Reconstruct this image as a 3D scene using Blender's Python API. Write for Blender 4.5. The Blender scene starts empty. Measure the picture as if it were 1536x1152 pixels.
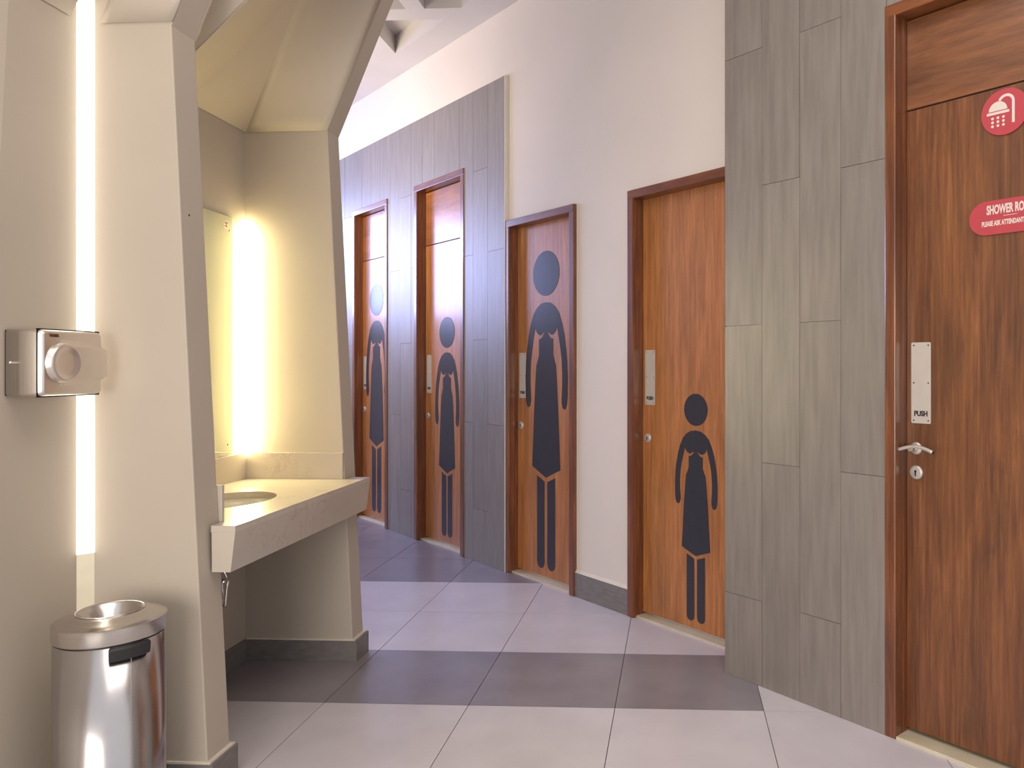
import bpy, math, random
from mathutils import Vector, Matrix
random.seed(7)
SC = bpy.context.scene
COL = SC.collection
R2 = math.sqrt(2)
PI = math.pi

# ------------------------------------------------------------------ camera
cam_d = bpy.data.cameras.new('camera'); cam = bpy.data.objects.new('camera', cam_d); COL.objects.link(cam)
cam.location = (0, 0, 1.39)
cam.rotation_euler = (PI/2, 0, math.radians(2.44))
cam_d.sensor_width = 36.0; cam_d.lens = 36.0*1150/1536
cam_d.shift_x = -(965-768)/1536; cam_d.shift_y = -(576-549)/1536
cam_d.clip_start = 0.05
SC.camera = cam

# ------------------------------------------------------------------ light
SC.view_settings.view_transform = 'Standard'
SC.view_settings.look = 'None'
SC.view_settings.exposure = 0.12
SC.view_settings.gamma = 1.0
SC.view_settings.use_curve_mapping = False
world = bpy.data.worlds.new('world'); SC.world = world; world.use_nodes = True
bg = world.node_tree.nodes['Background']
bg.inputs[0].default_value = (0.93, 0.91, 0.92, 1); bg.inputs[1].default_value = 0.95

def area(name, loc, target, sx, sy, power, color, spread=PI):
    d = bpy.data.lights.new(name, 'AREA'); d.shape = 'RECTANGLE'; d.size = sx; d.size_y = sy
    d.energy = power; d.color = color; d.spread = spread
    o = bpy.data.objects.new(name, d); COL.objects.link(o); o.location = loc
    o.rotation_euler = (Vector(target)-Vector(loc)).to_track_quat('-Z', 'Y').to_euler()
    return o
# daylight through the high window at the far left, the open entrance behind the camera, plus an added soft ambient fill under the ceiling
area('window_daylight', (-5.9, 7.6, 2.7), (-1.0, 6.0, 1.2), 2.6, 1.3, 185, (0.42, 0.50, 1.0))
area('entrance_daylight', (-1.1, -2.6, 1.35), (0.2, 4.0, 2.1), 2.6, 2.2, 125, (1.0, 0.90, 0.79))
area('ceiling_fill', (-0.2, 1.2, 3.75), (0.0, 1.4, 0), 1.6, 2.0, 38, (1.0, 0.89, 0.79))
area('upper_wall_fill', (-3.3, 4.6, 2.6), (-3.4, 7.4, 3.9), 1.2, 0.5, 58, (1.0, 0.84, 0.66))  # unseen warm fill added behind the far pillar to brighten the upper wall

# ------------------------------------------------------------------ materials
def mat(name):
    m = bpy.data.materials.new(name); m.use_nodes = True
    nt = m.node_tree; b = nt.nodes['Principled BSDF']
    return m, nt, b
def N(nt, t, **kw):
    n = nt.nodes.new(t)
    for k, v in kw.items():
        if k in n.inputs.keys(): n.inputs[k].default_value = v
        else: setattr(n, k, v)
    return n
def ramp(nt, fac, stops):
    r = nt.nodes.new('ShaderNodeValToRGB'); cr = r.color_ramp
    while len(cr.elements) < len(stops): cr.elements.new(0.5)
    for e, (p, c) in zip(cr.elements, stops): e.position = p; e.color = (*c, 1)
    nt.links.new(fac, r.inputs[0]); return r.outputs[0]
def coords(nt, scale, rnd=False):
    tc = nt.nodes.new('ShaderNodeTexCoord'); mp = nt.nodes.new('ShaderNodeMapping')
    mp.inputs['Scale'].default_value = scale
    nt.links.new(tc.outputs['Object'], mp.inputs['Vector'])
    if rnd:
        oi = nt.nodes.new('ShaderNodeObjectInfo'); ml = N(nt, 'ShaderNodeMath', operation='MULTIPLY'); ml.inputs[1].default_value = 37.0
        nt.links.new(oi.outputs['Random'], ml.inputs[0]); cb = nt.nodes.new('ShaderNodeCombineXYZ')
        nt.links.new(ml.outputs[0], cb.inputs[0]); nt.links.new(ml.outputs[0], cb.inputs[1]); nt.links.new(ml.outputs[0], cb.inputs[2])
        nt.links.new(cb.outputs[0], mp.inputs['Location'])
    return mp.outputs[0]
def noise(nt, vec, scale, detail=4, rough=0.5, dist=0.0):
    n = nt.nodes.new('ShaderNodeTexNoise'); n.inputs['Scale'].default_value = scale
    n.inputs['Detail'].default_value = detail; n.inputs['Roughness'].default_value = rough; n.inputs['Distortion'].default_value = dist
    nt.links.new(vec, n.inputs['Vector']); return n.outputs[0]
def bump(nt, b, h, strength, dist=0.01):
    n = nt.nodes.new('ShaderNodeBump'); n.inputs['Strength'].default_value = strength; n.inputs['Distance'].default_value = dist
    nt.links.new(h, n.inputs['Height']); nt.links.new(n.outputs[0], b.inputs['Normal'])
def mixc(nt, fac, a, b, mode='MIX'):
    m = nt.nodes.new('ShaderNodeMix'); m.data_type = 'RGBA'; m.blend_type = mode
    if isinstance(fac, float): m.inputs[0].default_value = fac
    else: nt.links.new(fac, m.inputs[0])
    for v, i in ((a, 6), (b, 7)):
        if isinstance(v, tuple): m.inputs[i].default_value = (*v, 1)
        else: nt.links.new(v, m.inputs[i])
    return m.outputs[2]
def varied(name, c1, c2, rough, scale=3, stretch=(1, 1, 1), bmp=0.0, rnd=0.0, spec=0.5, metal=0.0, detail=5):
    m, nt, b = mat(name)
    v = coords(nt, stretch, rnd > 0); n = noise(nt, v, scale, detail)
    c = ramp(nt, n, [(0.3, c1), (0.7, c2)])
    if rnd > 0:
        oi = nt.nodes.new('ShaderNodeObjectInfo')
        t = ramp(nt, oi.outputs['Random'], [(0, (1-rnd,)*3), (1, (1+rnd,)*3)])
        c = mixc(nt, 1.0, c, t, 'MULTIPLY')
    nt.links.new(c, b.inputs['Base Color'])
    b.inputs['Roughness'].default_value = rough; b.inputs['Metallic'].default_value = metal
    b.inputs['Specular IOR Level'].default_value = spec
    if bmp: bump(nt, b, noise(nt, v, scale*6, 4), bmp, 0.003)
    return m
def wood(name, dark, mid, light, rough, horizontal=False, blotch=0.5, coat=0.6):
    m, nt, b = mat(name)
    st = (1.6, 1.6, 18) if horizontal else (34, 34, 1.5)
    v = coords(nt, st, True)
    n1 = noise(nt, v, 1.6, 6, 0.62, 0.35)
    c = ramp(nt, n1, [(0.28, dark), (0.5, mid), (0.72, light)])
    v2 = coords(nt, (1.6, 1.6, 6.0) if horizontal else (7.0, 7.0, 1.3), True); n2 = noise(nt, v2, 1.5, 5, 0.6, 0.9)
    t = ramp(nt, n2, [(0.32, (1-blotch, 1-blotch*1.05, 1-blotch*1.15)), (0.62, (1.08, 1.05, 1.0))])
    c = mixc(nt, 1.0, c, t, 'MULTIPLY')
    v3 = coords(nt, (5, 5, 110) if horizontal else (120, 120, 3.0), True); n3 = noise(nt, v3, 3.0, 3, 0.7)
    t3 = ramp(nt, n3, [(0.35, (0.84,)*3), (0.6, (1.06,)*3)])
    c = mixc(nt, 1.0, c, t3, 'MULTIPLY')
    nt.links.new(c, b.inputs['Base Color'])
    b.inputs['Roughness'].default_value = rough
    b.inputs['Coat Weight'].default_value = coat; b.inputs['Coat Roughness'].default_value = 0.16
    bump(nt, b, n1, 0.06, 0.004)
    return m
def plain(name, c, rough=0.5, metal=0.0, spec=0.5):
    return varied(name, tuple(x*0.96 for x in c), tuple(min(1, x*1.04) for x in c), rough, 20, metal=metal, spec=spec)
def brushed(name, c, rough, axis=(1, 1, 60)):
    m, nt, b = mat(name); v = coords(nt, axis); n = noise(nt, v, 6, 3)
    nt.links.new(ramp(nt, n, [(0.3, tuple(x*0.9 for x in c)), (0.7, c)]), b.inputs['Base Color'])
    b.inputs['Metallic'].default_value = 1.0
    mr = N(nt, 'ShaderNodeMapRange'); mr.inputs[3].default_value = rough*0.8; mr.inputs[4].default_value = rough*1.25
    nt.links.new(n, mr.inputs[0]); nt.links.new(mr.outputs[0], b.inputs['Roughness'])
    return m
def emit(name, c, s):
    m, nt, b = mat(name); b.inputs['Emission Color'].default_value = (*c, 1); b.inputs['Emission Strength'].default_value = s
    b.inputs['Base Color'].default_value = (0.8, 0.8, 0.78, 1)
    return m

M = {}
M['plaster'] = varied('wall_plaster', (0.445, 0.388, 0.322), (0.475, 0.415, 0.345), 0.62, 2.0, bmp=0.05)
M['plaster_white'] = varied('white_plaster', (0.68, 0.615, 0.545), (0.72, 0.65, 0.58), 0.6, 1.6, bmp=0.04)
M['ceiling'] = varied('ceiling_paint', (0.58, 0.55, 0.53), (0.63, 0.60, 0.58), 0.7, 2.0)
M['wall_tile'] = varied('grey_woodgrain_tile', (0.175, 0.152, 0.136), (0.232, 0.204, 0.184), 0.43, 2.2, (18, 18, 1.6), bmp=0.14, rnd=0.045, spec=0.85, detail=8)
M['grout'] = plain('grout', (0.33, 0.30, 0.27), 0.8)
M['grout_dark'] = plain('floor_grout', (0.10, 0.09, 0.085), 0.9)
M['tile_light'] = varied('light_floor_tile', (0.55, 0.515, 0.54), (0.61, 0.575, 0.60), 0.32, 5, bmp=0.04, rnd=0.02, detail=8)
M['tile_dark'] = varied('dark_floor_tile', (0.205, 0.182, 0.198), (0.262, 0.236, 0.254), 0.30, 4, bmp=0.05, rnd=0.04, detail=8)
M['skirting'] = varied('grey_skirting_tile', (0.155, 0.14, 0.133), (0.205, 0.186, 0.178), 0.45, 6, (3, 3, 10), detail=6)
M['caulk'] = plain('cream_caulk', (0.66, 0.60, 0.50), 0.7)
M['wood'] = wood('orange_stained_wood', (0.32, 0.112, 0.028), (0.42, 0.162, 0.042), (0.51, 0.22, 0.068), 0.42, blotch=0.2)
M['wood_dark'] = wood('brown_stained_wood', (0.100, 0.030, 0.010), (0.175, 0.060, 0.018), (0.26, 0.102, 0.032), 0.45, blotch=0.38)
M['wood_h'] = wood('cross_grained_wood', (0.29, 0.095, 0.026), (0.37, 0.135, 0.038), (0.44, 0.18, 0.06), 0.38, True, blotch=0.30)
M['wood_dark_h'] = wood('brown_cross_grained_wood', (0.135, 0.048, 0.019), (0.20, 0.075, 0.03), (0.27, 0.11, 0.045), 0.40, True, blotch=0.3)
M['frame_wood'] = wood('door_frame_wood', (0.095, 0.027, 0.009), (0.165, 0.05, 0.016), (0.26, 0.092, 0.029), 0.36, blotch=0.3)
M['frame_wood_h'] = wood('door_head_wood', (0.095, 0.027, 0.009), (0.165, 0.05, 0.016), (0.26, 0.092, 0.029), 0.36, True, blotch=0.3)
M['decal'] = plain('navy_vinyl', (0.040, 0.040, 0.052), 0.26, spec=0.3)
M['steel'] = plain('brushed_steel', (0.60, 0.56, 0.52), 0.34, 0.55)
M['plate_steel'] = plain('push_plate_steel', (0.62, 0.58, 0.53), 0.45, 0.35)
M['bin_steel'] = brushed('polished_bin_steel', (0.50, 0.48, 0.485), 0.20, (1, 1, 1))
M['bin_lid'] = brushed('bin_lid_steel', (0.62, 0.59, 0.56), 0.22, (1, 1, 40))
M['chrome'] = plain('chrome', (0.75, 0.74, 0.73), 0.12, 1.0)
M['dryer'] = brushed('satin_dryer_steel', (0.80, 0.75, 0.70), 0.33, (60, 1, 1))
M['black'] = plain('black_plastic', (0.018, 0.018, 0.02), 0.4)
M['ink'] = plain('dark_lettering', (0.03, 0.028, 0.03), 0.5)
M['ink_brown'] = plain('brown_lettering', (0.10, 0.04, 0.025), 0.5)
M['red'] = plain('red_sign_plastic', (0.43, 0.048, 0.065), 0.5)
M['cream_print'] = plain('cream_print', (0.66, 0.58, 0.54), 0.5)
M['threshold'] = varied('cream_marble_threshold', (0.52, 0.45, 0.33), (0.62, 0.55, 0.42), 0.4, 8, bmp=0.03)
M['porcelain'] = plain('cream_porcelain', (0.72, 0.68, 0.55), 0.15)
M['led_cold'] = emit('led_neutral', (1.0, 0.88, 0.70), 5.0)
M['led_warm'] = emit('led_warm', (1.0, 0.84, 0.42), 60.0)
M['led_housing'] = plain('led_channel_plastic', (0.78, 0.72, 0.56), 0.45)
M['drain'] = plain('dark_drain', (0.05, 0.05, 0.05), 0.3, 1.0)
M['sticker'] = plain('pale_sticker', (0.60, 0.46, 0.34), 0.5)
# marble
m, nt, b = mat('veined_counter_marble'); M['marble'] = m
v = coords(nt, (1, 1, 1)); n1 = noise(nt, v, 7, 8, 0.62, 1.1)
vein = ramp(nt, n1, [(0.485, (0, 0, 0)), (0.505, (1, 1, 1)), (0.53, (0, 0, 0))])
n2 = noise(nt, v, 3.0, 3, 0.5); msk = ramp(nt, n2, [(0.50, (0, 0, 0)), (0.68, (0.55, 0.55, 0.55))])
f = mixc(nt, 1.0, vein, msk, 'MULTIPLY')
base = ramp(nt, noise(nt, v, 2.2, 4), [(0.3, (0.47, 0.415, 0.355)), (0.7, (0.54, 0.48, 0.415))])
nt.links.new(mixc(nt, f, base, (0.36, 0.20, 0.165)), b.inputs['Base Color']); b.inputs['Roughness'].default_value = 0.24
# mirror
m, nt, b = mat('mirror_glass'); M['mirror'] = m
b.inputs['Base Color'].default_value = (0.80, 0.86, 0.78, 1); b.inputs['Metallic'].default_value = 1; b.inputs['Roughness'].default_value = 0.02

# ------------------------------------------------------------------ mesh helpers
class MB:
    def __init__(s): s.v = []; s.f = []; s.sm = []
    def add(s, vs, fs, smooth=False):
        o = len(s.v); s.v += [tuple(p) for p in vs]; s.f += [tuple(i+o for i in f) for f in fs]; s.sm += [smooth]*len(fs)
    def box(s, x0, x1, y0, y1, z0, z1):
        vs = [(x, y, z) for z in (z0, z1) for x, y in ((x0, y0), (x1, y0), (x1, y1), (x0, y1))]
        s.add(vs, [(3, 2, 1, 0), (4, 5, 6, 7), (0, 1, 5, 4), (1, 2, 6, 5), (2, 3, 7, 6), (3, 0, 4, 7)])
    def prism(s, pts, a, b, plane='xy', smooth=False):
        # pts polygon counter-clockwise in the plane, extruded a..b on the third axis
        n = len(pts)
        mk = {'xy': lambda p, t: (p[0], p[1], t), 'xz': lambda p, t: (p[0], t, p[1]), 'yz': lambda p, t: (t, p[0], p[1])}[plane]
        vs = [mk(p, a) for p in pts]+[mk(p, b) for p in pts]
        s.add(vs, [tuple(range(n))[::-1], tuple(range(n, 2*n))])
        s.add(vs, [(i, (i+1) % n, n+(i+1) % n, n+i) for i in range(n)], smooth)
    def lathe(s, prof, c=(0, 0, 0), seg=48, axis='z', sx=1.0, sy=1.0):
        vs = []; fs = []; n = len(prof)
        for i in range(seg):
            a = 2*PI*i/seg
            for r, h in prof:
                x, y = r*math.cos(a)*sx, r*math.sin(a)*sy
                if axis == 'z': p = (c[0]+x, c[1]+y, c[2]+h)
                elif axis == '-y': p = (c[0]+x, c[1]-h, c[2]+y)
                else: p = (c[0]+h, c[1]+x, c[2]+y)
                vs.append(p)
        for i in range(seg):
            for j in range(n-1):
                q = ((i+1) % seg)
                fs.append((i*n+j, q*n+j, q*n+j+1, i*n+j+1))
        s.add(vs, fs, True)
    def tube(s, pts, r, seg=12, cap=True):
        pts = [Vector(p) for p in pts]; vs = []; fs = []
        up = Vector((0, 0, 1))
        for i, p in enumerate(pts):
            t = (pts[min(i+1, len(pts)-1)]-pts[max(i-1, 0)]).normalized()
            a = t.cross(up)
            if a.length < 1e-3: a = t.cross(Vector((1, 0, 0)))
            a.normalize(); bb = t.cross(a)
            rr = r[i] if isinstance(r, (list, tuple)) else r
            for k in range(seg):
                an = 2*PI*k/seg; vs.append(p+a*rr*math.cos(an)+bb*rr*math.sin(an))
        for i in range(len(pts)-1):
            for k in range(seg):
                q = (k+1) % seg; fs.append((i*seg+k, i*seg+q, (i+1)*seg+q, (i+1)*seg+k))
        s.add(vs, fs, True)
        if cap: s.add(vs, [tuple(range(seg)), tuple(range((len(pts)-1)*seg, len(pts)*seg))[::-1]])
    def grid(s, P, smooth=True):
        n = len(P); m_ = len(P[0]); vs = [p for r in P for p in r]
        s.add(vs, [(i*m_+j, i*m_+j+1, (i+1)*m_+j+1, (i+1)*m_+j) for i in range(n-1) for j in range(m_-1)], smooth)
    def build(s, name, mt, parent=None, bevel=0, seg=2, fix=True, **props):
        me = bpy.data.meshes.new(name); me.from_pydata(s.v, [], s.f)
        me.polygons.foreach_set('use_smooth', s.sm)
        me.materials.append(M[mt] if isinstance(mt, str) else mt)
        if fix:
            import bmesh
            bm = bmesh.new(); bm.from_mesh(me); bmesh.ops.remove_doubles(bm, verts=bm.verts, dist=1e-5)
            bmesh.ops.recalc_face_normals(bm, faces=bm.faces); bm.to_mesh(me); bm.free()
        o = bpy.data.objects.new(name, me); COL.objects.link(o)
        if parent: o.parent = parent
        if bevel:
            bv = o.modifiers.new('bevel', 'BEVEL'); bv.width = bevel; bv.segments = seg; bv.limit_method = 'ANGLE'; bv.angle_limit = math.radians(35)
        for k, v_ in props.items(): o[k] = v_
        return o
def empty(name, loc, rz=0, **props):
    o = bpy.data.objects.new(name, None); COL.objects.link(o); o.location = loc; o.rotation_euler = (0, 0, rz); o.empty_display_size = 0.1
    for k, v_ in props.items(): o[k] = v_
    return o
def text(name, s, size, pos, mt, parent, rotz=0.0, sx=1.0, align='CENTER', weight=0.0, extrude=0.0006, spacing=1.0):
    cu = bpy.data.curves.new(name, 'FONT'); cu.body = s; cu.size = size; cu.align_x = align; cu.align_y = 'CENTER'
    cu.extrude = extrude; cu.offset = weight; cu.space_character = spacing; cu.resolution_u = 4
    t = bpy.data.objects.new('tmp', cu); COL.objects.link(t)
    bpy.context.view_layer.update()
    me = bpy.data.meshes.new_from_object(t.evaluated_get(bpy.context.evaluated_depsgraph_get()))
    bpy.data.objects.remove(t); bpy.data.curves.remove(cu)
    me.transform(Matrix.Translation(pos) @ Matrix.Rotation(rotz, 4, 'Z') @ Matrix.Rotation(PI/2, 4, 'X') @ Matrix.Diagonal((sx, 1, 1, 1)))
    me.materials.clear(); me.materials.append(M[mt])
    o = bpy.data.objects.new(name, me); COL.objects.link(o); o.parent = parent
    return o
W0 = 4.01
def W(s, k, z=0):
    a = (W0-k*R2)/2
    return Vector((a+s/R2, a-s/R2, z))
RZ = -PI/4
def wroot(name, s, k, z=0, **props):
    "origin on the angled wall: local X runs along it towards the right, local Y goes into it"
    return empty(name, W(s, k, z), RZ, **props)

# ------------------------------------------------------------------ floor
slab = MB(); slab.prism([(-6.0, -3.0), (2.6, -3.0), (2.6, 1.6), (-4.2, 8.4), (-6.0, 9.2)], -0.12, -0.004)
floor = slab.build('floor', 'grout_dark', kind='structure')
def clip(poly, a, b, c):   # keep a*x+b*y<=c
    out = []
    for i in range(len(poly)):
        p, q = poly[i], poly[(i+1) % len(poly)]
        dp = a*p[0]+b*p[1]-c; dq = a*q[0]+b*q[1]-c
        if dp <= 0: out.append(p)
        if dp*dq < 0:
            t = dp/(dp-dq); out.append((p[0]+t*(q[0]-p[0]), p[1]+t*(q[1]-p[1])))
    return out
X0, Y0, TX, TY, G = -1.452, 3.108, 0.602, 0.588, 0.0016
for j in range(-5, 10):
    for i in range(-5, 6):
        x0, x1 = X0+i*TX+G, X0+(i+1)*TX-G; y0, y1 = Y0+j*TY+G, Y0+(j+1)*TY-G
        if y1 < 0.2: continue
        p = clip([(x0, y0), (x1, y0), (x1, y1), (x0, y1)], 1, 1, W0+0.06)
        if y1 < 4 and x1 < -2.25: continue
        if len(p) < 3: continue
        dark = (j == 0 and i <= 2) or j >= 3
        t = MB(); t.prism(p, -0.006, random.uniform(-0.0003, 0.0003)); t.build('tile', 'tile_dark' if dark else 'tile_light', floor)

# ------------------------------------------------------------------ doors on the angled wall
D = [  # s0, s1, height, frame front k, recess, panel
    (-7.02, -6.275, 2.815, 0.034, 0.079),
    (-5.775, -4.985, 2.83, 0.034, 0.079),
    (-4.452, -3.684, 2.37, 0.022, 0.072),
    (-3.199, -2.34, 2.362, 0.022, 0.072),
    (-1.512, -0.70, 2.742, 0.216, 0.074),
]
WT = 3.82
def openings(s0, s1, doors, top, k0, k1, bot=0.0):
    mb = MB()
    xs = s0
    for a, b_, h, *_ in doors:
        if a > xs: mb.box(xs, a, -k1, -k0, bot, top)
        mb.box(a, b_, -k1, -k0, h, top); xs = b_
    if xs < s1: mb.box(xs, s1, -k1, -k0, bot, top)
    return mb
wr = wroot('wall_right', 0, 0, kind='structure')
openings(-8.8, -2.2, D[:4], WT, -0.22, 0.0).build('plaster_wall', 'plaster_white', wr)
mb = MB(); mb.box(-2.2, 1.6, 0.0, 0.22, 0, WT); mb.build('plaster_wall', 'plaster_white', wr)
# dark rooms closed behind the doors are covered by their leaves
def tile_field(root, s_edges, k0, k1, top, doors, first, za, name='tile'):
    for n in range(len(s_edges)-1):
        a, b_ = s_edges[n], s_edges[n+1]
        off = za[(n+first) % 2]
        z = off-1.2*math.ceil(off/1.2)
        while z < top:
            z0, z1 = max(0.0, z), min(top, z+1.2)
            z += 1.2
            if z1-z0 < 0.01: continue
            rects = [(a, b_, z0, z1)]
            for (da, db, h, *_) in doors:
                nr = []
                for (p, q, u, w) in rects:
                    if q <= da or p >= db or u >= h: nr.append((p, q, u, w)); continue
                    if p < da: nr.append((p, da, u, w))
                    if q > db: nr.append((db, q, u, w))
                    if w > h: nr.append((max(p, da), min(q, db), h, w))
                rects = nr
            rects = [r for r in rects if r[1]-r[0] > 0.004]
            if not rects: continue
            t = MB(); g = 0.0009; kk = k1+random.uniform(-0.0006, 0.0006)
            for (p, q, u, w) in rects:
                t.box(p+(g if p == a else 0), q-(g if q == b_ else 0), -kk, -k0, u+(g if u == z0 else 0), w-(g if w == z1 else 0))
            t.build(name, 'wall_tile', root, fix=False)
# left grey tiled panel
wl = wroot('wall_tile_panel', 0, 0, kind='structure', label='grey wood-grain tile cladding around the two far narrow doors')
openings(-8.7, -4.4445, [(d[0], d[1], d[2]) for d in D[:2]], 3.352, 0.0, 0.016).build('grout_bed', 'grout', wl)
edges = [-4.4445-0.0]
e = -4.66
while e > -8.7: edges.append(e); e -= 0.1962
edges.append(-8.7); edges = edges[::-1]
nn = len(edges)-1
tile_field(wl, edges, 0.016, 0.026, 3.352, [(d[0], d[1], d[2]) for d in D[:2]], 0 if (nn-1) % 2 == 0 else 1, (0.985, 0.375))
t = MB(); t.box(-4.4445, -4.4385, -0.027, 0.0, 0, 3.355); t.build('edge_trim', 'caulk', wl)
# right grey tiled panel, standing 0.22 m proud
wp_ = wroot('wall_tile_panel', 0, 0, kind='structure', label='grey wood-grain tile cladding beside the near shower room door')
PT = 3.40
openings(-2.308, 0.7, [(D[4][0], D[4][1], D[4][2])], PT, 0.0, 0.200).build('masonry', 'plaster_white', wp_)
ed = [-2.308, -2.097, -1.899, -1.703, -1.505]
while ed[-1] < 0.7: ed.append(round(ed[-1]+0.2, 3))
ed[-1] = 0.7
tile_field(wp_, ed, 0.2005, 0.2125, PT, [(D[4][0], D[4][1], D[4][2])], 0, (0.370, 0.972))
t = MB(); t.box(-2.3095, -2.308, -0.2125, 0.0, 0, PT); t.build('edge_trim', 'skirting', wp_)

HALF = [(0.035, 1.052), (0.066, 1.037), (0.092, 1.013), (0.113, 0.974), (0.128, 0.932), (0.140, 0.88), (0.147, 0.835), (0.151, 0.778), (0.150, 0.712),
        (0.1465, 0.682), (0.138, 0.666), (0.128, 0.662), (0.117, 0.668), (0.1105, 0.685), (0.1095, 0.70), (0.114, 0.745), (0.1145, 0.79), (0.1105, 0.84), (0.103, 0.877), (0.090, 0.925), (0.077, 0.964),
        (0.0705, 0.950), (0.060, 0.940), (0.046, 0.934), (0.033, 0.935), (0.0175, 0.9455), (0.0130, 0.941), (0.027, 0.927), (0.038, 0.921), (0.050, 0.9195),
        (0.050, 0.862), (0.060, 0.838), (0.069, 0.823), (0.076, 0.768), (0.0855, 0.66), (0.1005, 0.441)]
def figure(root, cx, z0, z1, xs, y):
    sc = (z1-z0)/1.181
    T = lambda x, z: (cx+x*sc*xs, z0+(z-0.065)*sc)
    r = 0.0835*sc; hz = z0+(1.163-0.065)*sc
    mb = MB(); mb.prism([(cx+r*math.cos(2*PI*i/40), hz+r*math.sin(2*PI*i/40)) for i in range(40)], y-0.0012, y+0.001, 'xz'); mb.build('figure_head', 'decal', root, fix=False)
    out = [T(0, 1.056)]+[T(x, z) for x, z in HALF]+[T(0, 0.405)]+[T(-x, z) for x, z in HALF[::-1]]
    mb = MB(); mb.prism(out[::-1], y-0.0012, y+0.001, 'xz'); mb.build('figure_body', 'decal', root, fix=False)
    for sg in (-1, 1):
        p = [(0.0100, 0.3895), (0.0645, 0.4085), (0.0645, 0.088), (0.060, 0.075), (0.050, 0.067), (0.037, 0.064), (0.024, 0.067), (0.0145, 0.075), (0.0100, 0.088)]
        mb = MB(); mb.prism([T(x*sg, z) for x, z in p], y-0.0012, y+0.001, 'xz'); mb.build('figure_leg', 'decal', root)

def door(n, label, tone='', transom=True, fig=None, lever=False):
    s0, s1, h, kf, rec = D[n-1]
    w = s1-s0; J = 0.05 if n != 5 else 0.046
    r = wroot('door_%d' % n, s0, kf, kind='structure', label=label)
    fw = 'frame_wood'
    dep = 0.15
    for x0, x1, inn in ((0, J, 1), (w-J, w, -1)):
        mb = MB(); mb.box(x0, x1, 0, dep, 0, h-0.0005); mb.build('jamb', fw, r, bevel=0.005)
        mb = MB(); a = x1 if inn > 0 else x0-0.004
        mb.box(a, a+0.004, rec-0.022, dep, 0.014, h-J); mb.build('door_stop', fw, r)
    mb = MB(); mb.box(0.0008, w-0.0008, -0.0012, dep, h-J, h); mb.build('head_jamb', 'frame_wood_h', r, bevel=0.005)
    L0, L1, top = J+0.0045, w-J-0.0045, h-J-0.004
    tz = 2.352 if transom else top
    mb = MB(); mb.box(L0, L1, rec, rec+0.04, 0.026, tz-0.003); mb.build('door_leaf', 'wood'+tone, r, bevel=0.002)
    if transom:
        mb = MB(); mb.box(L0, L1, rec+0.001, rec+0.04, tz+0.003, top); mb.build('transom_panel', 'wood'+tone+'_h', r, bevel=0.002)
        mb = MB(); mb.box(L0, L1, rec+0.012, rec+0.04, tz-0.003, tz+0.003); mb.build('shadow_gap', 'black', r)
    mb = MB(); mb.box(J+0.0005, w-J-0.0005, kf-(0.216 if n == 5 else 0.0)+0.002, dep, -0.02, 0.012); mb.build('threshold', 'threshold', r, bevel=0.002)
    # push plate
    px = J+0.024; pz0, pz1 = 1.176, 1.478
    def rr(x0, x1, z0, z1, rad):
        out = []
        for cx, cz, a0 in ((x1-rad, z0+rad, -90), (x1-rad, z1-rad, 0), (x0+rad, z1-rad, 90), (x0+rad, z0+rad, 180)):
            for i in range(5):
                a = math.radians(a0+i*22.5); out.append((cx+rad*math.cos(a), cz+rad*math.sin(a)))
        return out
    mb = MB(); mb.prism(rr(px, px+0.077, pz0, pz1, 0.005), rec-0.0016, rec, 'xz'); pl = mb.build('push_plate', 'plate_steel', r)
    for cx in (px+0.010, px+0.067):
        for cz in (pz0+0.011, (pz0+pz1)/2, pz1-0.011):
            mb = MB(); mb.lathe([(0, 0.0012), (0.0022, 0.0010), (0.0030, 0)], (cx, rec-0.0016, cz), 12, '-y'); mb.build('screw', 'drain', pl)
    text('push_lettering', 'PUSH', 0.026, (px+0.0385, rec-0.0022, pz0+0.036), 'ink', pl, sx=0.86, weight=0.0011)
    # lock rosette with keyhole
    lx, lz = J+0.044, 0.992
    mb = MB(); mb.lathe([(0, 0.008), (0.020, 0.008), (0.0245, 0.0065), (0.0265, 0.003), (0.0265, 0)], (lx, rec, lz), 32, '-y'); lk = mb.build('lock_rosette', 'steel', r)
    mb = MB(); mb.prism([(lx+0.0042*math.cos(a), lz+0.005+0.0042*math.sin(a)) for a in [math.radians(-50+i*28) for i in range(11)]]+[(lx-0.0022, lz-0.013), (lx+0.0022, lz-0.013)], rec-0.0092, rec-0.007, 'xz'); mb.build('keyhole', 'drain', lk)
    if lever:
        hx, hz = J+0.044, 1.082
        mb = MB(); mb.lathe([(0, 0.008), (0.019, 0.008), (0.023, 0.005), (0.0235, 0)], (hx, rec, hz), 32, '-y'); hr = mb.build('lever_rosette', 'steel', r)
        mb = MB(); mb.tube([(hx, rec-0.004, hz), (hx, rec-0.05, hz)], 0.0085)
        mb.build('lever_neck', 'chrome', hr)
        pts = []
        for i in range(17):
            t_ = i/16; x = hx-0.046+0.136*t_
            pts.append((x, rec-0.052+0.004*math.sin(PI*t_), hz-0.005+0.016*math.sin(PI*t_)))
        mb = MB(); mb.tube(pts, 0.0068, 16); mb.build('lever_handle', 'steel', hr)
        mb = MB(); mb.tube([pts[-1], (pts[-1][0]+0.003, pts[-1][1], pts[-1][2]-0.0015)], 0.0060); mb.build('lever_end', 'black', hr)
    if fig:
        cx, z0, z1, xs = fig
        figure(r, cx-s0, z0, z1, xs, rec-0.0005)
    return r
door(1, 'far narrow wooden door with tall woman figure beside the basin niche end pillar', fig=(-6.665, 0.084, 2.126, 0.86))
door(2, 'tall wooden door with transom and mid-height woman figure in grey tiles', fig=(-5.373, 0.076, 1.768, 0.87))
door(3, 'wooden door with the largest woman figure beside cream plaster wall', fig=(-4.071, 0.077, 2.133, 0.885))
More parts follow.
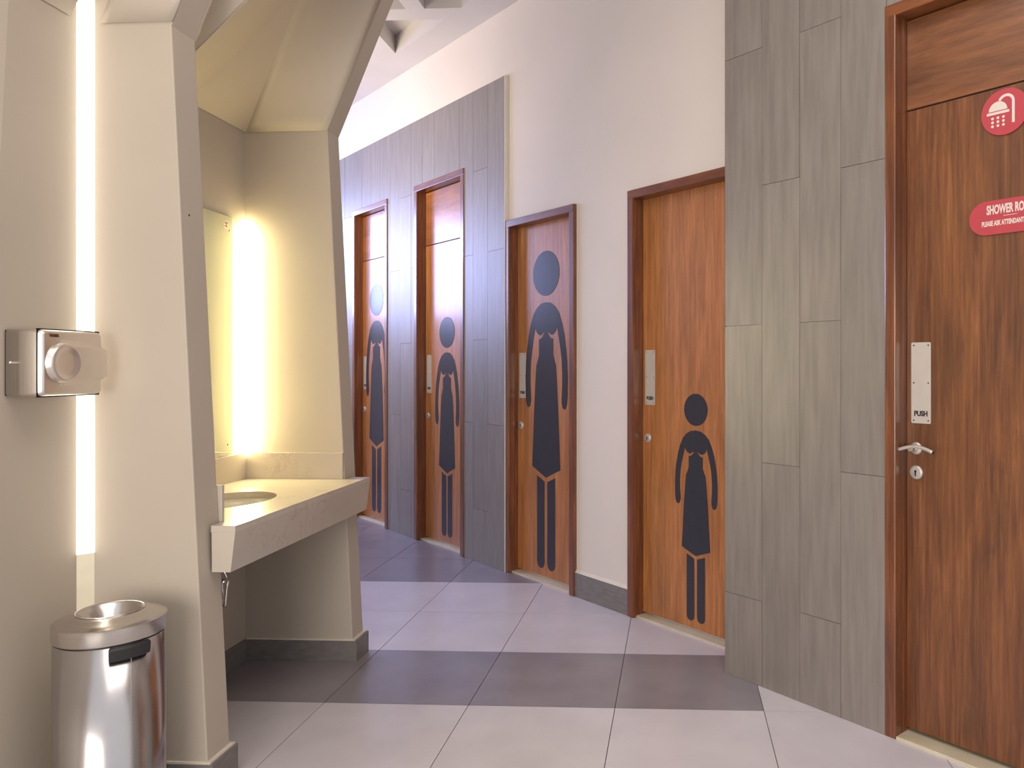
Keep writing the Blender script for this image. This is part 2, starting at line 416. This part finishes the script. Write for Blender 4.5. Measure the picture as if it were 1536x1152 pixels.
door(4, 'wooden door with the smallest low woman figure between plaster and grey tiles', fig=(-2.7405, 0.065, 1.246, 1.0))
door(5, 'dark brown shower room door with lever handle and red signs at right', tone='_dark', lever=True)

# skirting between doors 3 and 4
bs = wroot('baseboard_right', 0, 0, kind='structure')
mb = MB(); mb.box(-3.6835, -3.1995, -0.014, 0, 0, 0.146); mb.build('skirting_tile', 'skirting', bs, bevel=0.001)
mb = MB(); mb.add([(-3.6835, -0.013, 0.146), (-3.1995, -0.013, 0.146), (-3.1995, 0, 0.146), (-3.6835, 0, 0.146), (-3.6835, 0, 0.163), (-3.1995, 0, 0.163)],
                  [(0, 1, 2, 3), (0, 4, 5, 1), (3, 2, 5, 4), (0, 3, 4), (1, 5, 2)]); mb.build('caulk_bead', 'caulk', bs)

# red shower signs
kf5 = D[4][3]-D[4][4]
sg = wroot('shower_symbol_sign', -1.098, kf5, 2.262, label='round red sign with white shower head symbol high on the near door', category='sign')
mb = MB(); mb.prism([(0.0795*math.cos(2*PI*i/56), 0.0795*math.sin(2*PI*i/56)) for i in range(56)], -0.006, 0, 'xz'); mb.build('sign_disc', 'red', sg, bevel=0.0008)
def arcpts(cx, cz, r, a0, a1, n): return [(cx+r*math.cos(math.radians(a0+(a1-a0)*i/n)), cz+r*math.sin(math.radians(a0+(a1-a0)*i/n))) for i in range(n+1)]
Z1, Z2 = -0.0068, -0.0058
mb = MB()
pipe = [(0.0275+0.007, -0.043)]+arcpts(0.006, 0.031, 0.0285, 0, 158, 14)
inn = arcpts(0.006, 0.031, 0.0195, 158, 0, 14)+[(0.0275-0.002, -0.043)]
mb.prism(pipe+inn, Z1, Z2, 'xz'); mb.build('shower_pipe_print', 'cream_print', sg, fix=False)
mb = MB(); mb.prism(arcpts(-0.0215, 0.008, 0.0315, 0, 180, 16), Z1, Z2, 'xz'); mb.build('shower_head_print', 'cream_print', sg)
mb = MB(); mb.box(-0.0595, 0.0165, Z1, Z2, -0.004, 0.0048); mb.build('shower_rim_print', 'cream_print', sg)
for ix in range(3):
    for iz in range(3):
        mb = MB(); cx, cz = -0.040+ix*0.0185, -0.0165-iz*0.0135
        mb.prism([(cx+0.0047*math.cos(2*PI*i/16), cz+0.0047*math.sin(2*PI*i/16)) for i in range(16)], Z1, Z2, 'xz'); mb.build('water_drop_print', 'cream_print', sg)
s2 = wroot('shower_room_sign', -1.078, kf5, 1.904, label='red pill-shaped sign with shower room lettering on the near door', category='sign')
pill = arcpts(0.083, 0, 0.059, -90, 90, 20)+arcpts(-0.083, 0, 0.059, 90, 270, 20)
mb = MB(); mb.prism(pill, -0.006, 0, 'xz'); mb.build('sign_plate', 'red', s2, bevel=0.0008)
text('title_lettering', 'SHOWER ROOM', 0.043, (0, Z2-0.0004, 0.025), 'cream_print', s2, sx=0.50, weight=0.0016)
text('notice_lettering', 'PLEASE ASK ATTENDANT FOR KEY', 0.0235, (0.0, Z2-0.0004, -0.021), 'cream_print', s2, sx=0.53, weight=0.0009)
mb = MB(); mb.box(-0.023, 0.023, Z1, Z2, 0.0015, 0.0032); mb.build('divider_print', 'cream_print', s2)

# ------------------------------------------------------------------ ceiling with beams
ce = empty('ceiling', (0, 0, WT), kind='structure')
CZ = 0.14
mb = MB(); mb.prism([(-6.0, 1.0), (2.9, 1.0), (-4.6, 8.9), (-6.0, 8.9)], CZ, CZ+0.1); mb.build('ceiling_slab', 'ceiling', ce)
mb = MB(); a = [W(-8.8, 0.225), W(1.2, 0.225), W(1.2, -0.25), W(-8.8, -0.25)]; mb.prism([(p.x, p.y) for p in a], 0, CZ); mb.build('soffit_band', 'ceiling', ce)
def endy(x): return (W0-0.225*R2)-x
for xb, wd in ((-1.775, 0.13), (-2.26, 0.16), (-2.77, 0.15), (-3.25, 0.15), (-3.75, 0.15), (-1.29, 0.13), (-0.80, 0.13)):
    mb = MB(); x0, x1 = xb-wd/2, xb+wd/2
    e0, e1 = (5.145, 5.145) if xb == -1.775 else (endy(x0), endy(x1))
    mb.prism([(x0, 1.0), (x1, 1.0), (x1, e1), (x0, e0)], 0, CZ); mb.build('beam', 'ceiling', ce)
for yb in (5.228, 4.60, 3.97, 3.34):
    mb = MB(); y0, y1 = yb-0.082, yb+0.082
    mb.prism([(-6.0, y0), (endy(y0), y0), (endy(y1), y1), (-6.0, y1)], 0.0005, CZ); mb.build('beam', 'ceiling', ce)

mb = MB(); mb.prism([(-6.0, 5.3105), (-2.3405, 5.3105), (-2.3405, endy(-2.3405)), (-6.0, endy(-6.0))], 0.0002, CZ); mb.build('soffit_band', 'ceiling', ce)
# ------------------------------------------------------------------ far-left wall with the high window
wf = empty('wall_back', (-6.0, 0, 0), kind='structure')
mb = MB(); wy0, wy1, wz0, wz1 = 5.9, 9.2, 2.0, 3.5
mb.box(-0.2, 0, 1.0, 9.4, 0, wz0); mb.box(-0.2, 0, 1.0, 9.4, wz1, WT+CZ); mb.box(-0.2, 0, 1.0, wy0, wz0, wz1); mb.box(-0.2, 0, wy1, 9.4, wz0, wz1)
mb.box(0.0, 2.2, 8.75, 8.95, 0, WT+CZ)
mb.build('plaster_wall', 'plaster_white', wf)

# ------------------------------------------------------------------ tapered pillars and niches on the left
def xe(z):   # end edge of a pillar
    return -1.517-0.0505*z if z <= 2.5 else -1.64325+0.41*(z-2.5)
TOPZ = 3.22
def fin(y0, y1, xb, label):
    mb = MB(); pts = [(xb, 0), (xe(0), 0), (xe(2.5), 2.5), (xe(TOPZ), TOPZ), (xb, TOPZ)]
    mb.prism(pts, y0, y1, 'xz')
    return mb.build('tapered_pillar', 'plaster', bevel=0.004, kind='structure', label=label, category='pillar')
fin(2.43, 2.555, -2.2, 'cream tapered pillar between the hand dryer niche and the basin')
fin(3.55, 3.672, -2.2, 'cream tapered pillar at the far end of the basin counter')
# back walls
mb = MB(); ya, yt = 2.002, 2.189
vs = [(-2.2, 2.43, 0), (-1.935, 2.43, 0), (-1.935, ya, 0), (-2.2, 1.05, 0), (-2.2, 2.43, TOPZ), (-1.935, 2.43, TOPZ), (-1.935, yt, TOPZ), (-2.2, 1.05, TOPZ)]
mb.add(vs, [(0, 1, 2, 3), (7, 6, 5, 4), (0, 4, 5, 1), (1, 5, 6, 2), (2, 6, 7, 3), (3, 7, 4, 0)]); mb.build('wall_left', 'plaster', kind='structure')
mb = MB(); mb.box(-2.2, -2.04, 2.555, 3.55, 0, TOPZ); mb.build('wall_left', 'plaster', kind='structure')
mb = MB(); mb.box(-2.36, -2.2, -0.5, 3.672, 0, WT); mb.build('wall_left', 'plaster', kind='structure')
# bulkhead above the niches
mb = MB(); mb.box(-2.2, xe(TOPZ), 1.66, 3.672, TOPZ, WT); mb.build('wall_left', 'plaster', kind='structure')
# faceted niche vaults (solid plaster wedges rendered as shells between wall and front edge)
def lerp(a, b_, t): return tuple(a[i]+(b_[i]-a[i])*t for i in range(3))
def patch(mb, C, E, F, A, n=10):
    P = []
    for i in range(n+1):
        u = i/n; lo = lerp(C, E, u); hi = lerp(A, F, u)
        P.append([lerp(lo, hi, j/n) for j in range(n+1)])
    mb.grid(P)
# basin niche
Zs = 2.5; yb0, yb1, xb = 2.555, 3.55, -2.04
ym0, ym1 = 2.945, 3.117
A1 = (-1.552, ym1, 2.963); A0 = (-1.428, 2.709, 2.837)
C1, C0 = (xb, yb1, Zs), (xb, yb0, Zs)
E1, E0 = (xe(Zs), yb1, Zs), (xe(Zs), yb0, Zs)
F1, F0 = (xe(TOPZ), yb1, TOPZ), (xe(TOPZ), yb0, TOPZ)
M1, M0 = (xb, ym1, Zs), (-1.877, 2.709, 2.411)
vt = empty('niche_vault', (xb, 3.05, Zs), kind='structure')
vt_loc = Vector((xb, 3.05, Zs))
def shell(fn, name, root, off):
    mb = MB(); fn(mb); mb.v = [tuple(Vector(p)-off) for p in mb.v]
    o = mb.build(name, 'plaster', root, fix=False)
    so = o.modifiers.new('thick', 'SOLIDIFY'); so.thickness = 0.012; so.offset = 0
    return o
def F_side1(mb): patch(mb, C1, E1, F1, A1)
def F_side0(mb): patch(mb, C0, E0, F0, A0)
shell(F_side1, 'vault_side', vt, vt_loc); shell(F_side0, 'vault_side', vt, vt_loc)
shell(lambda mb: mb.add([C1, M1, A1], [(0, 1, 2)]), 'vault_facet', vt, vt_loc)
shell(lambda mb: mb.add([C0, M0, A0], [(0, 2, 1)]), 'vault_facet', vt, vt_loc)
shell(lambda mb: mb.add([M1, M0, C0], [(0, 1, 2)]), 'vault_facet', vt, vt_loc)
shell(lambda mb: mb.add([M0, M1, A1, A0], [(0, 3, 2, 1)]), 'vault_band', vt, vt_loc)
shell(lambda mb: mb.add([A0, A1, F1, F0], [(0, 3, 2, 1)]), 'vault_front', vt, vt_loc)
# hand dryer niche
zz = 2.512
vt2_loc = Vector((-1.935, 2.1, zz)); vt2 = empty('niche_vault', vt2_loc, kind='structure')
B0, B1 = (-1.935, 2.15, zz), (-1.935, 2.365, zz)
T0, T1 = (-1.52, 2.02, 2.93), (-1.52, 2.20, 2.93)
shell(lambda mb: mb.add([B0, B1, T1, T0], [(0, 1, 2, 3)]), 'vault_band', vt2, vt2_loc)
shell(lambda mb: patch(mb, (-1.878, 2.43, zz), (xe(zz), 2.43, zz), (xe(TOPZ), 2.43, TOPZ), T1), 'vault_side', vt2, vt2_loc)
shell(lambda mb: mb.add([T0, T1, (xe(TOPZ), 2.43, TOPZ), (xe(TOPZ), 1.90, TOPZ)], [(0, 1, 2, 3)]), 'vault_front', vt2, vt2_loc)
# pillar skirtings
def skirt(y0, y1, xback, back=None):
    r = empty('baseboard_left', (xe(0), y0, 0), kind='structure')
    x = 0.018; L = xback-xe(0)
    mb = MB(); mb.box(L, x, -0.011, -0.0005, 0, 0.098); mb.build('skirting_tile', 'skirting', r, bevel=0.001)
    mb = MB(); mb.box(0.0006, x, 0.0, y1-y0, 0, 0.098); mb.build('skirting_tile', 'skirting', r, bevel=0.001)
    mb = MB(); mb.box(L, x, y1-y0+0.0005, y1-y0+0.011, 0, 0.098); mb.build('skirting_tile', 'skirting', r, bevel=0.001)
    mb = MB(); mb.box(L, 0.009, -0.008, y1-y0+0.008, 0.098, 0.104)
    mb.build('caulk_bead', 'caulk', r)
skirt(2.43, 2.555, -1.93); skirt(3.55, 3.672, -2.03)
mb = MB(); mb.box(-2.0395, -2.029, 2.567, 3.538, 0, 0.098); mb.build('baseboard_left', 'skirting', bevel=0.001, kind='structure')
mb = MB(); mb.box(-1.9345, -1.924, 2.02, 2.418, 0, 0.098); mb.build('baseboard_left', 'skirting', bevel=0.001, kind='structure')

# ------------------------------------------------------------------ LED light strips
def led(x, y, d, z0, z1, zoff, mt, label):
    r = empty('light_strip', (x, y, 0), label=label, category='light')
    def bar(za, zb, dd):
        mb = MB(); mb.prism([(0, -dd), (dd, 0), (dd, 0.0), (0, 0.0)][:2]+[(0, 0)], za, zb)
        return mb
    bar(z0, z1, d).build('diffuser', mt, r)
    if zoff < z0: bar(zoff, z0, d*0.99).build('unlit_channel', 'led_housing', r)
    return r
led(-1.9348, 2.4298, 0.034, 0.78, 3.1, 0.104, 'led_cold', 'tall white glowing strip in the corner behind the hand dryer')
led(-2.0398, 3.5498, 0.050, 0.984, 2.05, 2.05, 'led_warm', 'warm glowing strip in the corner of the basin niche')

# ------------------------------------------------------------------ basin counter
cx0 = -2.04; ZT = 0.858
ct = empty('basin_counter', (-1.76, 3.05, 0), label='cream veined marble counter with sunken oval basin between two pillars', category='washbasin')
ox, oy = -1.76, 3.05
import bmesh
XF = -1.465; YA, YB = 2.490, 3.612
def L(x, y): return (x-ox, y-oy)
# top with oval cut-out
bcx, bcy, brx, bry = -1.775, 2.975, 0.160, 0.205
xp = xe(ZT)+0.012
outer = [(-2.0395, 2.5555), (xp+0.001, 2.5555), (xp+0.001, YA), (XF, YA), (XF, YB), (xp+0.001, YB), (xp+0.001, 3.5495), (-2.0395, 3.5495)]
NO = 64
def dense(poly, per=8):
    o = []
    for i in range(len(poly)):
        p, q = poly[i], poly[(i+1) % len(poly)]
        for k in range(per): o.append((p[0]+(q[0]-p[0])*k/per, p[1]+(q[1]-p[1])*k/per))
    return o
bm = bmesh.new()
def ring(pts, z): return [bm.verts.new((*L(*p), z)) for p in pts]
ell = [(bcx+brx*math.cos(2*PI*i/NO), bcy+bry*math.sin(2*PI*i/NO)) for i in range(NO)]
for z in (ZT, ZT-0.022):
    o_ = ring(outer, z); i_ = ring(ell, z)
    eds = [bm.edges.new((o_[i], o_[(i+1) % len(o_)])) for i in range(len(o_))]+[bm.edges.new((i_[i], i_[(i+1) % NO])) for i in range(NO)]
    bmesh.ops.triangle_fill(bm, use_beauty=True, use_dissolve=False, edges=eds)
    if z == ZT: to, ti = o_, i_
for i in range(len(to)): bm.faces.new((to[i], to[(i+1) % len(to)], o_[(i+1) % len(to)], o_[i]))
for i in range(NO): bm.faces.new((ti[i], ti[(i+1) % NO], i_[(i+1) % NO], i_[i]))
bmesh.ops.recalc_face_normals(bm, faces=bm.faces)
me = bpy.data.meshes.new('countertop'); bm.to_mesh(me); bm.free(); me.materials.append(M['marble'])
o = bpy.data.objects.new('countertop', me); COL.objects.link(o); o.parent = ct
# apron: front board and the two short returns
mb = MB(); za = ZT-0.1545; zb = ZT-0.0222
fx = XF-ox; t_in = 0.018
def slopebox(x_top, x_bot, wdt, y0, y1):
    vs = [(x_bot-wdt, y0, za), (x_bot, y0, za), (x_bot, y1, za), (x_bot-wdt, y1, za), (x_top-wdt, y0, zb), (x_top, y0, zb), (x_top, y1, zb), (x_top-wdt, y1, zb)]
    mb.add(vs, [(3, 2, 1, 0), (4, 5, 6, 7), (0, 1, 5, 4), (1, 2, 6, 5), (2, 3, 7, 6), (3, 0, 4, 7)])
slopebox(fx, fx-0.016, 0.030, YA-oy, YB-oy)
apron = mb
for y0, y1 in ((YA, 2.554), (3.551, YB)):
    mb = apron; a0, a1, c0, c1 = xe(0.70)+0.008-ox, xe(0.84)+0.014-ox, fx-0.046, fx-0.030
    vs = [(a0, y0-oy, za), (c0, y0-oy, za), (c0, y1-oy, za), (a0, y1-oy, za), (a1, y0-oy, zb), (c1, y0-oy, zb), (c1, y1-oy, zb), (a1, y1-oy, zb)]
    mb.add(vs, [(3, 2, 1, 0), (4, 5, 6, 7), (0, 1, 5, 4), (1, 2, 6, 5), (2, 3, 7, 6), (3, 0, 4, 7)])
apron.build('front_apron', 'marble', ct, fix=False)
# splashbacks
mb = MB(); mb.box(-2.0395-ox, -2.0255-ox, 2.556-oy, 3.549-oy, ZT+0.0005, 0.982); mb.build('splashback', 'marble', ct, bevel=0.001)
mb = MB(); mb.box(-2.0250-ox, xe(0.98)+0.002-ox, 3.5355-oy, 3.5495-oy, ZT+0.0005, 0.982); mb.build('splashback', 'marble', ct, bevel=0.001)
mb = MB(); mb.box(-2.0250-ox, xe(0.98)+0.017-ox, 2.5555-oy, 2.5695-oy, ZT+0.0005, 0.982); mb.build('splashback', 'marble', ct, bevel=0.001)
# bowl
prof = [(1.03, -0.0222), (1.03, -0.030), (0.99, -0.030), (0.97, -0.06), (0.90, -0.10), (0.74, -0.135), (0.45, -0.152), (0.15, -0.158), (0.0, -0.158), (0.0, -0.166), (0.46, -0.162), (0.78, -0.146), (0.96, -0.108), (1.03, -0.06), (1.05, -0.0222)]
mb = MB(); mb.lathe(prof, (bcx-ox, bcy-oy, ZT), 64, 'z', brx, bry); mb.build('basin_bowl', 'porcelain', ct)
mb = MB(); mb.lathe([(0, 0.003), (0.018, 0.003), (0.022, 0.0005), (0.022, -0.004)], (bcx-ox, bcy-oy, ZT-0.157), 24); mb.build('basin_drain', 'chrome', ct)
# bottle trap and supply hose below the counter
pt = empty('drain_trap', (bcx, bcy, 0.6), label='chrome drain trap hanging under the basin', category='pipe')
mb = MB(); mb.tube([(0, 0, 0.092), (0, 0, 0.05), (-0.01, 0, 0.03), (-0.03, 0, 0.018), (-0.05, 0, 0.03), (-0.06, 0, 0.05), (-0.08, 0, 0.065), (-0.264, 0, 0.068)], 0.015, 16); mb.build('waste_pipe', 'chrome', pt)
mb = MB(); mb.lathe([(0.015, 0.0), (0.021, 0.0), (0.021, 0.02), (0.015, 0.02)], (0, 0, 0.06), 20); mb.build('pipe_nut', 'chrome', pt)
vp = empty('supply_hose', (-1.585, 2.5565, 0.6), label='thin looped metal supply hose hanging below the counter beside near pillar', category='hose')
mb = MB(); pts = []
for i in range(25):
    a = i/24; pts.append((0.014*math.sin(a*PI*2.0)+0.024, 0.012+0.004*math.cos(a*6), 0.105-0.16*a if a < 0.5 else 0.105-0.16*0.5-0.03*math.sin((a-0.5)*2*PI)))
pts = [(0.030, 0.010, 0.102), (0.036, 0.011, 0.085), (0.046, 0.012, 0.065), (0.050, 0.012, 0.05), (0.045, 0.012, 0.03), (0.042, 0.012, 0.0), (0.040, 0.012, -0.03), (0.034, 0.012, -0.036), (0.029, 0.012, -0.03), (0.029, 0.012, 0.0), (0.030, 0.012, 0.04), (0.030, 0.012, 0.06)]
mb.tube(pts, 0.0028, 8); mb.build('hose', 'chrome', vp)
mb = MB(); mb.lathe([(0, 0.008), (0.006, 0.008), (0.006, 0)], (0.034, 0.011, 0.048), 10); mb.build('hose_nut', 'chrome', vp)

# mirror
mr = empty('wall_mirror', (-2.0398, 3.05, 0.985), label='frameless mirror on the back of the basin niche', category='mirror')
mb = MB(); mb.box(0, 0.006, -0.41, 0.385, 0, 1.086); mb.build('mirror_glass', 'mirror', mr, bevel=0.001)
mb = MB(); mb.box(0.006, 0.0068, 0.315, 0.352, 1.025, 1.065); st = mb.build('sticker', 'sticker', mr)
mb = MB(); mb.box(0.0068, 0.0073, 0.325, 0.345, 1.049, 1.055); mb.box(0.0068, 0.0073, 0.325, 0.345, 1.034, 1.040); mb.box(0.0068, 0.0073, 0.333, 0.339, 1.040, 1.049); mb.build('sticker_mark', 'ink_brown', st)
mb = MB(); mb.lathe([(0, 0.003), (0.004, 0.002), (0.005, 0)], (0.006, 0.362, 1.022), 12, 'x'); mb.build('mirror_screw', 'drain', mr)
mb = MB(); mb.lathe([(0, 0.003), (0.004, 0.002), (0.005, 0)], (0.006, 0.350, 0.048), 12, 'x'); mb.build('mirror_screw', 'drain', mr)

# ------------------------------------------------------------------ hand dryer
hd = empty('hand_dryer', (-1.9345, 2.128, 1.30), label='brushed steel hand dryer on the niche wall beside the tall light strip', category='hand dryer')
DW, DH, DD = 0.236, 0.198, 0.118
mb = MB(); mb.box(0.0, 0.012, 0.004, DW-0.004, 0.004, DH-0.004); mb.build('mounting_plate', 'black', hd)
# cover: lofted rounded shell
def sect(x, ins, r=0.012, n=5):
    y0, y1, z0, z1 = ins, DW-ins, ins, DH-ins; out = []
    for cy, cz, a0 in ((y1-r, z1-r, 0), (y0+r, z1-r, 90), (y0+r, z0+r, 180), (y1-r, z0+r, 270)):
        for i in range(n):
            a = math.radians(a0+i*90/(n-1)); out.append((x, cy+r*math.cos(a), cz+r*math.sin(a)))
    return out
rings = [sect(0.006, 0), sect(0.096, 0.001), sect(0.108, 0.004), sect(0.114, 0.010)]
mb = MB(); n = len(rings[0])
vs = [p for r_ in rings for p in r_]
fs = [(i*n+j, i*n+(j+1) % n, (i+1)*n+(j+1) % n, (i+1)*n+j) for i in range(len(rings)-1) for j in range(n)]
mb.add(vs, fs, True); mb.add(vs, [tuple(range(n))[::-1], tuple(range((len(rings)-1)*n, len(rings)*n))])
mb.build('cover', 'dryer', hd)
# raised central spout housing running from the dial to the far side
mb = MB()
prof_b = [(0.060, 0.022), (0.150, 0.030), (DW-0.004, 0.046), (DW-0.004, 0.152), (0.150, 0.168), (0.060, 0.176)]
prof_t = [(0.085, 0.048), (0.150, 0.052), (DW+0.004, 0.060), (DW+0.004, 0.138), (0.150, 0.146), (0.085, 0.150)]
vs = [(0.110, a, b_) for a, b_ in prof_b]+[(0.1255, a, b_) for a, b_ in prof_t]; k = 6
mb.add(vs, [tuple(range(k))[::-1], tuple(range(k, 2*k))]+[(i, (i+1) % k, k+(i+1) % k, k+i) for i in range(k)])
mb.build('spout_housing', 'dryer', hd, bevel=0.010, seg=4)
mb = MB(); mb.lathe([(0.0, 0.008), (0.030, 0.008), (0.044, 0.010), (0.048, 0.013), (0.053, 0.013), (0.058, 0.008), (0.064, -0.006)], (0.118, 0.074, 0.099), 48, 'x'); mb.build('nozzle_dial', 'dryer', hd)
mb = MB(); mb.lathe([(0, 0.003), (0.004, 0.002), (0.005, 0)], (0, 0, 0), 12, 'z')
mb.v = [(x+0.018, -z, y+0.1) for x, y, z in mb.v]; mb.build('cover_screw', 'chrome', hd)
mb = MB(); mb.box(0.0975, 0.0995, -0.0012, DW+0.0012, -0.0012, DH+0.0012); mb.build('seam_band', 'drain', hd)
text('brand_lettering', 'VAMA', 0.0125, (0.1148, 0.043, DH-0.019), 'ink_brown', hd, rotz=PI/2, weight=0.0004)

# ------------------------------------------------------------------ bin
BR = 0.142
bn = empty('waste_bin', (-1.675, 2.205, 0), label='round polished steel waste bin with funnel lid in front of the light strip', category='bin')
BH = 0.595
mb = MB(); mb.lathe([(0, 0.0), (BR-0.004, 0.0), (BR-0.002, 0.02), (BR-0.002, BH), (0, BH)], (0, 0, 0), 96); mb.build('bin_body', 'bin_steel', bn)
mb = MB(); mb.lathe([(BR-0.001, 0.0), (BR+0.002, 0.002), (BR+0.002, 0.018), (BR-0.001, 0.02)], (0, 0, 0), 64); mb.build('base_ring', 'black', bn)
mb = MB(); mb.lathe([(BR-0.012, 0), (BR-0.004, 0), (BR-0.004, 0.008), (BR-0.012, 0.008)], (0, 0, BH-0.001), 64); mb.build('seal_ring', 'black', bn)
z = BH+0.006
mb = MB(); mb.lathe([(BR-0.01, 0), (BR, 0.0), (BR+0.001, 0.003), (BR+0.001, 0.043), (BR-0.002, 0.0455), (BR-0.022, 0.0535), (BR-0.040, 0.0605), (0.090, 0.066), (0.086, 0.0665)], (0, 0, z), 96)
ld = mb.build('bin_lid', 'bin_lid', bn)
es = ld.modifiers.new('split', 'EDGE_SPLIT'); es.split_angle = math.radians(28)
fcx, fcy = -0.006, 0.006
mb = MB(); mb.lathe([(0.086, 0.064), (0.0885, 0.069), (0.0865, 0.0695), (0.082, 0.066), (0.070, 0.048), (0.052, 0.020), (0.040, 0.002), (0.038, -0.01)], (0, 0, z), 72); mb.build('funnel', 'bin_lid', ld)
mb = MB(); mb.lathe([(0, 0), (0.0385, 0)], (0, 0, z-0.008), 32); mb.build('funnel_opening', 'black', ld, fix=False)
# latch tab
az0 = math.radians(-34)
mb = MB(); P = []
def cyl(rad, a, zz_): return (rad*math.cos(a), rad*math.sin(a), zz_)
n = 8; hw = math.radians(21); vs = []; fs = []
for i in range(n+1):
    a = az0-hw+2*hw*i/n
    vs += [cyl(BR-0.002, a, BH-0.040), cyl(BR+0.008, a, BH-0.038), cyl(BR+0.011, a, BH-0.004), cyl(BR-0.002, a, BH+0.002)]
for i in range(n):
    for j in range(4): fs.append((i*4+j, (i+1)*4+j, (i+1)*4+(j+1) % 4, i*4+(j+1) % 4))
fs += [(0, 1, 2, 3), tuple(n*4+q for q in (3, 2, 1, 0))]
mb.add(vs, fs); mb.build('lid_catch', 'black', bn, bevel=0.004)
mb = MB(); a = az0+0.02; mb.prism([(BR-0.004, -0.0008), (BR-0.0012, -0.0008), (BR-0.0012, 0.0008), (BR-0.004, 0.0008)], 0.02, BH-0.04)
mb.v = [(x*math.cos(a)-y*math.sin(a), x*math.sin(a)+y*math.cos(a), q) for x, y, q in mb.v]; mb.build('body_seam', 'bin_lid', bn)
# small plug in the pillar face
mb = MB(); mb.lathe([(0, 0.0012), (0.003, 0.001), (0.0036, 0)], (0, 0, 0), 12, 'x')
pg = mb.build('wall_plug', 'drain', label='tiny dark screw hole in the near pillar edge', category='screw'); pg.location = (xe(1.89)+0.0002, 2.475, 1.89)
